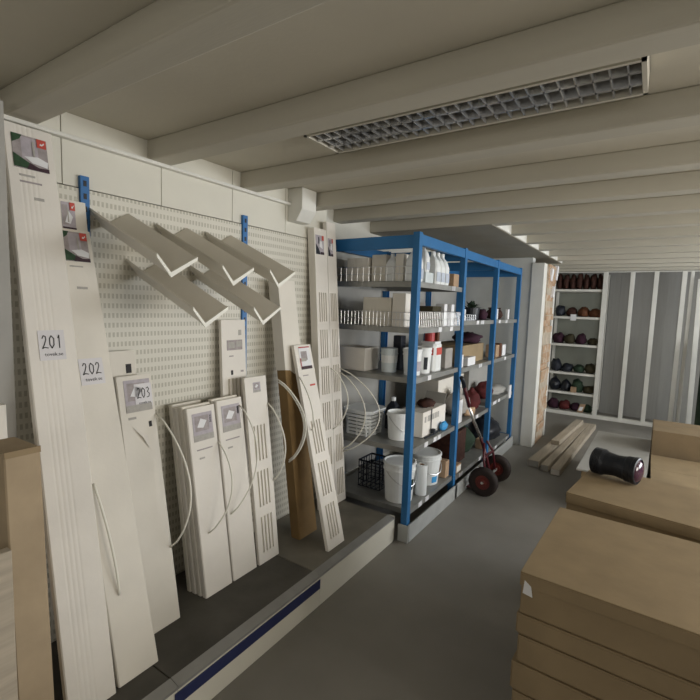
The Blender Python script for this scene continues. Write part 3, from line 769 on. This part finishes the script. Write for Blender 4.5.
r = thing('wood_block', 'pinkish wooden plank end poking out of the bottom shelf behind the hand truck', 'plank', (-1.33, 3.77, z))
MB().hexa([(-.30, -.06, 0), (.02, -.06, 0), (.02, .06, 0), (-.30, .06, 0), (-.30, -.06, .07), (.02, -.06, .07), (.02, .06, .07), (-.30, .06, .07)]).build('plank', 'tan', r, bevel=.004)
MB().box(.02, .022, -.05, .05, .008, .062).build('sawn_end', 'card2', r)
# bay 3
z = SH[2][0] + e
r = thing('brown_basket', 'round brown basket on the upper shelf of the far bay', 'basket', (-1.42, 4.93, z))
MB().blob(.09, .09, .12, 2, .06).build('body', 'brown', r, smooth=True)
MB().tube([(.06 * math.cos(t), .06 * math.sin(t), .115) for t in [2 * PI * k / 16 for k in range(16)]], .008, 6, closed=True).build('rim', 'brown', r)
carton(-1.36, -1.33, 4.70, 4.76, z, .11, 'paper', 'white card left of the round brown basket', name='small_box', cat='box')
carton(-1.36, -1.33, 5.14, 5.20, z, .11, 'paper', 'white card right of the round brown basket', name='small_box', cat='box')
z = SH[2][1] + e
carton(-1.45, -1.34, 4.80, 4.92, z, .13, 'tan', 'tan box on the middle shelf of the far bay', name='small_box', cat='box')
carton(-1.45, -1.34, 4.94, 5.02, z, .14, 'orange', 'orange brown box on the middle shelf of the far bay', name='small_box', cat='box')
carton(-1.45, -1.34, 5.05, 5.18, z, .12, 'paper', 'white box on the middle shelf of the far bay', name='small_box', cat='box')
z = SH[2][2] + e
carton(-1.9, -1.55, 4.62, 5.36, z, .36, 'sheet', 'large pale grey box at the back of the far bay')
lump('red_cloth', 'red cloth heap in front of the pale grey box, far bay', 'cloth', -1.44, 4.78, z, .09, .13, .17, 'redcl', 51)
lump('grey_sheeting', 'heap of grey plastic sheeting in the far bay', 'sheeting', -1.42, 5.12, z, .10, .22, .10, 'sheet', 53)
carton(-1.305, -1.285, 5.25, 5.33, z - .06, .15, 'paper', 'white paper sheet hanging at the shelf edge of the far bay', name='paper_packet', cat='packet')
z = SH[2][3] + e
lump('black_bag', 'black bag on the bottom shelf of the far bay', 'bag', -1.48, 5.05, z, .16, .28, .24, 'black', 61, None, .25, 'black')
carton(-1.44, -1.33, 4.61, 4.72, z, .10, 'tan', 'small tan carton on the bottom shelf of the far bay')

# ------------------------------------------------------------------ hand truck
H = thing('hand_truck', 'dark red two wheeled hand truck leaning on the blue rack', 'hand truck', (-1.10, 4.01, 0))
def wheel(y):
    T = Matrix.Translation((0, y, .125)) @ Matrix.Rotation(PI / 2, 4, 'X')
    w = MB().lathe([(.062, -.03), (.10, -.038), (.122, -.026), (.125, 0), (.122, .026), (.10, .038), (.062, .03)], 26, mtx=T, caps=False).build('wheel', 'rubber', H, smooth=True)
    MB().lathe([(.001, -.026), (.03, -.026), (.034, -.018), (.062, -.022), (.064, .022), (.034, .018), (.03, .026), (.001, .026)], 22, mtx=T, caps=False).build('rim', 'hubred', w)
    MB().lathe([(.012, -.045), (.012, .045)], 10, mtx=T).build('axle_cap', 'chrome', w)
wheel(-.20); wheel(.22)
MB().tube([(0, -.2, .125), (0, .22, .125)], .011, 8).build('axle', 'greym', H)
MB().tube([(0, .0, .125), (-.04, -.01, .28), (-.09, -.05, .46)], .014, 8).build('lower_rail', 'truckred', H, smooth=True)
MB().tube([(-.09, -.05, .46), (-.115, -.20, .64), (-.13, -.30, .78)], .013, 8).build('middle_rail', 'chrome', H, smooth=True)['label'] = 'bright chrome handle tube'
MB().tube([(-.13, -.30, .78), (-.14, -.37, .90), (-.145, -.41, .97)], .016, 8).build('upper_rail', 'truckred', H, smooth=True)
MB().tube([(-.145, -.41, .96), (-.145, -.44, 1.01), (-.14, -.50, 1.05)], .017, 8).build('grip', 'black', H, smooth=True)
for y in (-.13, .15):
    MB().tube([(-.0, y, .125), (-.03, y, .30), (-.055, y * .3 - .02, .42)], .011, 8).build('brace', 'truckred', H, smooth=True)
MB().tube([(-.03, -.13, .30), (-.035, .01, .31), (-.03, .15, .30)], .010, 8).build('crossbar', 'truckred', H)
MB().box(-.165, -.0, -.15, .17, .02, .028).build('toe_plate', 'truckred', H, bevel=.003)

# ------------------------------------------------------------------ timbers on the floor
tl = [(-.905, 4.86, -.735, 7.0, .11, .07, 'leftmost pale timber, nearest the white column, of those on the floor'),
      (-.785, 4.80, -.655, 7.05, .075, .065, 'second pale timber from the white column on the floor'),
      (-.675, 4.74, -.575, 7.05, .085, .065, 'rightmost long pale timber with a bright sawn end')]
for i, (x0, y0, x1, y1, w, h, lb) in enumerate(tl):
    r = thing('timber', lb, 'timber', (x0, y0, 0), 'pale timbers lying on the floor')
    dx, dy = x1 - x0, y1 - y0
    MB().hexa([(-w / 2, 0, 0.001), (w / 2, 0, .001), (dx + w / 2, dy, .001), (dx - w / 2, dy, .001), (-w / 2, 0, h), (w / 2, 0, h), (dx + w / 2, dy, h), (dx - w / 2, dy, h)]).build('beam', 'timber', r, bevel=.004)
    MB().box(-w / 2 + .004, w / 2 - .004, -.002, 0, .006, h - .004).build('sawn_end', 'card' if i == 2 else 'sheet', r)
r = thing('timber', 'fourth pale timber lying on top of the others', 'timber', (-.82, 5.6, .071), 'pale timbers lying on the floor')
MB().hexa([(-.045, 0, 0), (.045, 0, 0), (.135, 1.35, 0), (.045, 1.35, 0), (-.045, 0, .05), (.045, 0, .05), (.135, 1.35, .05), (.045, 1.35, .05)]).build('beam', 'timber', r, bevel=.004)

# ------------------------------------------------------------------ far timber rack
FR = thing('timber_rack', 'white timber rack on the far wall, shelved left bay and open bays', 'rack', (-.5, 7.8, 0))
fl = Vector(FR.location)
def fp(mb, name, mats, **k):
    mb.v = [tuple(Vector(v) - fl) for v in mb.v]
    return mb.build(name, mats, FR, **k)
for x, w in ((-1.34, .06), (-.625, .06), (-.285, .055), (.0, .055), (.32, .055), (.405, .04)):
    fp(MB().box(x - w / 2, x + w / 2, 7.74, 7.80, .055, 2.205), 'upright', 'rackw', bevel=.003)
for x in (-1.34, -.625):
    fp(MB().box(x - .02, x + .02, 8.2, 8.26, .055, 2.205), 'upright', 'rackw', bevel=.003)
FS = (1.955, 1.535, 1.11, .665, .355, .055)
for z in FS:
    fp(MB().box(-1.31, -.655, 7.76, 8.25, z - .035, z), 'shelf', 'rackw', bevel=.003)
fp(MB().box(-1.37, 2.4, 7.73, 7.81, 0, .055), 'bottom_rail', 'rackw', bevel=.003)
fp(MB().box(-1.37, 2.4, 7.74, 7.80, 2.205, 2.215), 'top_rail', 'rackw')
for x in (.9, 1.4, 1.9, 2.37):
    fp(MB().box(x - .027, x + .027, 7.74, 7.80, .055, 2.205), 'upright', 'rackw', bevel=.003)
# boarding behind the open bays
mb = MB()
x = -.60
while x < 2.5:
    mb.box(x, x + .148, 8.285, 8.3 - .001, 0, 2.2); x += .15
struct(mb, 'trim_50', 'board')
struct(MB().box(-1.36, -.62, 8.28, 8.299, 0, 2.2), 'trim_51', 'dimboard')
# things on the far shelves
GB = 'bundles on the shelves of the far rack'
lv = ['top', 'second', 'third', 'fourth', 'fifth', 'bottom']
ct = [[('brown', .085, .235), ('brown', .08, .24), ('brown', .085, .23), ('brown', .08, .24), ('brown', .085, .235), ('brown', .08, .24), ('brown', .07, .225)],
      [('dblue', .07, .17), ('brown', .08, .14), ('orange', .10, .15), ('orange', .09, .13)],
      [('maroon', .085, .17), ('olive', .08, .15), ('maroon', .075, .16), ('olive', .075, .10)],
      [('dblue', .09, .19), ('dblue', .085, .13), ('dgreen', .08, .12), ('olive', .10, .16)],
      [('black', .11, .20), ('black', .08, .17), ('dgreen', .09, .20), ('olive', .09, .12)],
      [('maroon', .09, .16), ('redcl', .12, .15), ('maroon', .08, .13), ('dgreen', .07, .12)]]
cn = {'brown': 'reddish brown', 'dblue': 'dark slate', 'orange': 'orange brown', 'maroon': 'maroon', 'olive': 'olive', 'dgreen': 'dark green', 'black': 'black', 'redcl': 'red'}
pos = {4: ('leftmost', 'second from left', 'third from left', 'rightmost'), 7: ('leftmost', 'second from left', 'third from left', 'middle', 'third from right', 'second from right', 'rightmost')}
sd = 100
for li, row in enumerate(ct):
    n = len(row)
    for k, (m, s_, h_) in enumerate(row):
        sd += 1
        x = -1.31 + .655 * (k + .5) / n
        lump('cloth_bundle', '%s bundle, %s on the %s shelf of the far rack' % (cn[m], pos[n][k], lv[li]), 'bundle', x, 7.89, FS[li] + .001, min(s_, .655 / n * .52), .10, h_, m, sd, GB, .3)
carton(-.98, -.90, 7.765, 7.80, FS[4] + .001, .085, 'tan', 'small beige box at the front of the fifth shelf of the far rack', name='small_box', cat='box')
r = thing('pale_packet', 'pale packet leaning at the front of the bottom shelf of the far rack', 'packet', (-.83, 7.78, FS[5] + .001))
MB().hexa([(-.04, -.01, 0), (.04, -.01, 0), (.04, .01, 0), (-.04, .01, 0), (-.0, .02, .13), (.075, .02, .13), (.075, .04, .13), (0, .04, .13)]).build('packet', 'tan', r, bevel=.004)
MB().hexa([(-.02, -.0105, .03), (.03, -.0105, .03), (.03, -.0095, .03), (-.02, -.0095, .03), (.0, .011, .09), (.05, .011, .09), (.05, .012, .09), (.0, .012, .09)]).build('printed_label', 'paper', r)
o = MB().box(-.04, .04, -.002, .002, -.05, .045).build('shelf_note', 'paper', loc=(-1.02, 7.756, 1.525))
tag(o, 'white paper note on the edge of the second shelf of the far rack', 'note')
# loose white battens leaning at right
r = thing('batten', 'white batten leaning against the far rack at the right edge', 'batten', (.52, 7.62, 0))
MB().hexa([(-.03, -.02, 0), (.03, -.02, 0), (.03, .02, 0), (-.03, .02, 0), (-.055, .07, 2.1), (.005, .07, 2.1), (.005, .11, 2.1), (-.055, .11, 2.1)]).build('lath', 'rackw', r, bevel=.003)
MB().box(-.03, .03, -.022, -.02, .01, .04).build('end_mark', 'timber', r)
r = thing('dark_roll', 'dark green roll standing at the right edge near the far rack', 'roll', (.66, 7.25, 0))
MB().lathe([(.001, 0), (.10, 0), (.105, .02), (.105, 1.25), (.03, 1.25), (.03, 1.2), (.001, 1.2)], 20, caps=False).build('roll', 'dgreen', r, smooth=False)
MB().lathe([(.03, 1.2), (.03, 1.26), (.024, 1.26), (.024, 1.2)], 14, caps=False).build('core', 'tan', r)

# ------------------------------------------------------------------ cardboard stacks at right
def flat_box(x0, x1, y0, y1, z, h, m, label, group, lidh, rz=0, name='flat_box', jig=0):
    r = thing(name, label, 'carton', ((x0 + x1) / 2, (y0 + y1) / 2, z), group, rz)
    hx, hy = (x1 - x0) / 2, (y1 - y0) / 2
    MB().box(-hx, hx, -hy, hy, 0.0008, h - .006).build('base', m, r, bevel=.005)
    t = .004
    mb = MB().box(-hx - t, hx + t, -hy - t, hy + t, h - .006, h)
    mb.box(-hx - t, -hx - .0005, -hy - t, hy + t, h - lidh, h - .006).box(hx + .0005, hx + t, -hy - t, hy + t, h - lidh, h - .006)
    mb.box(-hx, hx, -hy - t, -hy - .0005, h - lidh, h - .006).box(-hx, hx, hy + .0005, hy + t, h - lidh, h - .006)
    mb.build('lid', m, r, bevel=.002)
    return r
GS = 'flat cartons of the nearest stack'
r = thing('pallet', 'wooden pallet under the nearest stack of flat cartons', 'pallet', (.42, 1.92, 0))
for k in range(5): MB().box(-.70, .70, -.34 + k * .1475, -.25 + k * .1475, .10, .125).build('deck_board', 'timber', r)
for x in (-.66, -.05, .56): MB().box(x, x + .10, -.34, .34, 0.001, .10).build('runner', 'timber', r)
st = [(.13, .12, 'lowest flat carton, on the pallet of the nearest stack', .0), (.2505, .11, 'second flat carton up from the pallet of the nearest stack', -.012), (.361, .105, 'third flat carton up, in the middle of the nearest stack', .008),
      (.4665, .078, 'thin flat carton just under the top one of the nearest stack', -.004), (.545, .155, 'topmost large flat carton of the nearest stack, torn white label on its corner', .0)]
for i, (z, h, lb, dx) in enumerate(st):
    r = flat_box(-.297 + dx * .6, 1.13, 1.575 + dx * .4, 2.225, z - .004, h, 'kraft', lb, GS, h - .01 if i != 4 else .05, rz=-.035 + dx * .6)
    if i == 4:
        MB().hexa([(-0.7055, -0.3302, 0.08), (-0.6725, -0.3302, 0.075), (-0.6725, -0.3292, 0.075), (-0.7055, -0.3292, 0.08), (-0.7015, -0.3302, 0.128), (-0.6795, -0.3302, 0.112), (-0.6795, -0.3292, 0.112), (-0.7015, -0.3292, 0.128)]).build('torn_label', 'paper', r)
GS2 = 'flat cartons of the second stack'
for i, (z, h, dx) in enumerate(((0.001, .25, .0), (.2515, .26, -.01), (.512, .195, .005))):
    flat_box(-.26 + dx, .80, 2.37, 2.90, z, h, 'kraft', ['lowest carton of the second stack, on the floor behind the nearest stack', 'middle carton of the second stack behind the nearest stack', 'top carton of the second stack, the one with the black torch on it'][i], GS2, .055, rz=-.13)
carton(.085, .95, 3.95, 4.84, .001, .35, 'kraft', 'low tan carton at the right edge, beside the grey sheet', lid='kraft')
carton(-.38, .05, 4.02, 5.40, .001, .335, 'kraft', 'long low carton under the grey sheet behind the second stack', lid='kraftd')
o = MB().box(-.235, .235, -.73, .73, 0, .014).build('grey_sheet', 'sheet', loc=(-.165, 4.71, .338), bevel=.002, rot=(0, 0, -.02))
tag(o, 'pale grey flat sheet lying on the long carton behind the black torch', 'sheet')
carton(.085, 1.1, 4.88, 5.40, .001, .565, 'kraftm', 'taller brown carton in front of the far rack at the right edge', lid='kraftd')

# black torch-like thing on the second stack
TZ = .708
T = thing('work_torch', 'black stubby torch with glossy purple lens lying on the second carton stack', 'torch', (-.095, 2.80, TZ + .0745))
T.scale = (.82, .82, .82)
A = Matrix.Rotation(-.32, 4, 'Z') @ Matrix.Rotation(PI / 2, 4, 'Y')
T.rotation_euler = (0, 0.0, 0)
MB().lathe([(.001, -.15), (.070, -.15), (.082, -.143), (.085, -.13), (.085, -.08), (.078, -.065), (.074, -.04), (.070, .0), (.073, .03), (.078, .055), (.083, .065), (.083, .10), (.001, .10)], 30, mtx=A, caps=False).build('housing', 'black', T, smooth=False, bevel=.002)
MB().lathe([(.083, .1), (.087, .104), (.087, .125), (.078, .13), (.074, .115)], 30, mtx=A, caps=False).build('bezel', 'black', T)
MB().lathe([(.076, .112), (.07, .128), (.05, .142), (.02, .15), (.001, .151)], 26, mtx=A, caps=False).build('lens', 'lens', T, smooth=True)
mb = MB()
for k in range(6): mb.lathe([(.0855, -.14 + k * .01), (.0875, -.138 + k * .01), (.0875, -.134 + k * .01), (.0855, -.132 + k * .01)], 30, mtx=A, caps=False)
mb.build('grip_ring', 'black', T)

# ------------------------------------------------------------------ ceiling lamp (switched off)
LP = thing('ceiling_lamp', 'long unlit fluorescent ceiling lamp with silver louvre grid', 'lamp', (-.625, 1.53, 2.245))
hx, hy = .56, .112
mb = MB().box(-hx, hx, -hy, -hy + .012, 0, .062).box(-hx, hx, hy - .012, hy, 0, .062).box(-hx, -hx + .012, -hy, hy, 0, .062).box(hx - .012, hx, -hy, hy, 0, .062).box(-hx, hx, -hy, hy, .055, .062)
mb.build('housing', 'beam', LP)
mb = MB()
for k in range(1, 4):
    y = -hy + 2 * hy * k / 4; 
for y in (-.04, .04): mb.prism([(-.006, 0), (.006, 0), (.012, .034), (-.012, .034)], lambda a, z: (-hx + .013, y + a, z + .002), lambda a, z: (hx - .013, y + a, z + .002))
for k in range(1, 26):
    x = -hx + 2 * hx * k / 26
    mb.prism([(-.002, .002), (.002, .002), (.005, .034), (-.005, .034)], lambda a, z: (x + a, -hy + .013, z), lambda a, z: (x + a, hy - .013, z))
mb.build('louvre', 'lamp', LP)
for y in (-.08, 0, .08): MB().tube([(-hx + .02, y, .045), (hx - .02, y, .045)], .008, 10).build('tube', 'tube', LP, smooth=True)

# ------------------------------------------------------------------ light
w = bpy.data.worlds.new('world'); S.world = w; w.use_nodes = True
w.node_tree.nodes['Background'].inputs[0].default_value = (.62, .74, 1, 1)
w.node_tree.nodes['Background'].inputs[1].default_value = .35
def area(name, loc, rot, sx, sy, e, col):
    l = bpy.data.lights.new(name, 'AREA'); l.shape = 'RECTANGLE'; l.size = sx; l.size_y = sy; l.energy = e; l.color = col
    o = bpy.data.objects.new(name, l); COL.objects.link(o); o.location = loc; o.rotation_euler = rot; return o
area('daylight_and_fill', (XR + .2, sum(W1) / 2, 1.5), (0, PI / 2, 0), 1.1, W1[1] - W1[0], 74, (1, .95, .86))
area('daylight_and_fill', (XR + .2, sum(W2) / 2, 1.5), (0, PI / 2, 0), 1.1, W2[1] - W2[0], 165, (.95, .98, 1))
area('daylight_and_fill', (sum(W3) / 2, YB - .2, 1.4), (PI / 2, 0, 0), W3[1] - W3[0], 1.2, 34, (1, .95, .86))  # added fill from behind the camera, brightens beam and box fronts

# ------------------------------------------------------------------ camera
cam = bpy.data.cameras.new('camera'); co = bpy.data.objects.new('camera', cam); COL.objects.link(co)
cam.sensor_width = 36; cam.sensor_fit = 'HORIZONTAL'; cam.lens = 454.0 / 700 * 36; cam.clip_start = .02
Rw = ((0.83190862, 0.08101436, -0.54896695), (0.55398237, -0.06399136, 0.83006544), (0.03211807, -0.99465661, -0.09811549))
mw = Matrix(((Rw[0][0], -Rw[0][1], -Rw[0][2]), (Rw[1][0], -Rw[1][1], -Rw[1][2]), (Rw[2][0], -Rw[2][1], -Rw[2][2]))).to_4x4()
co.matrix_world = Matrix.Translation((0, 0, 1.6)) @ mw
S.camera = co
S.view_settings.view_transform = 'Standard'; S.view_settings.look = 'None'; S.view_settings.gamma = 1; S.view_settings.use_curve_mapping = False
S.view_settings.exposure = 0.0
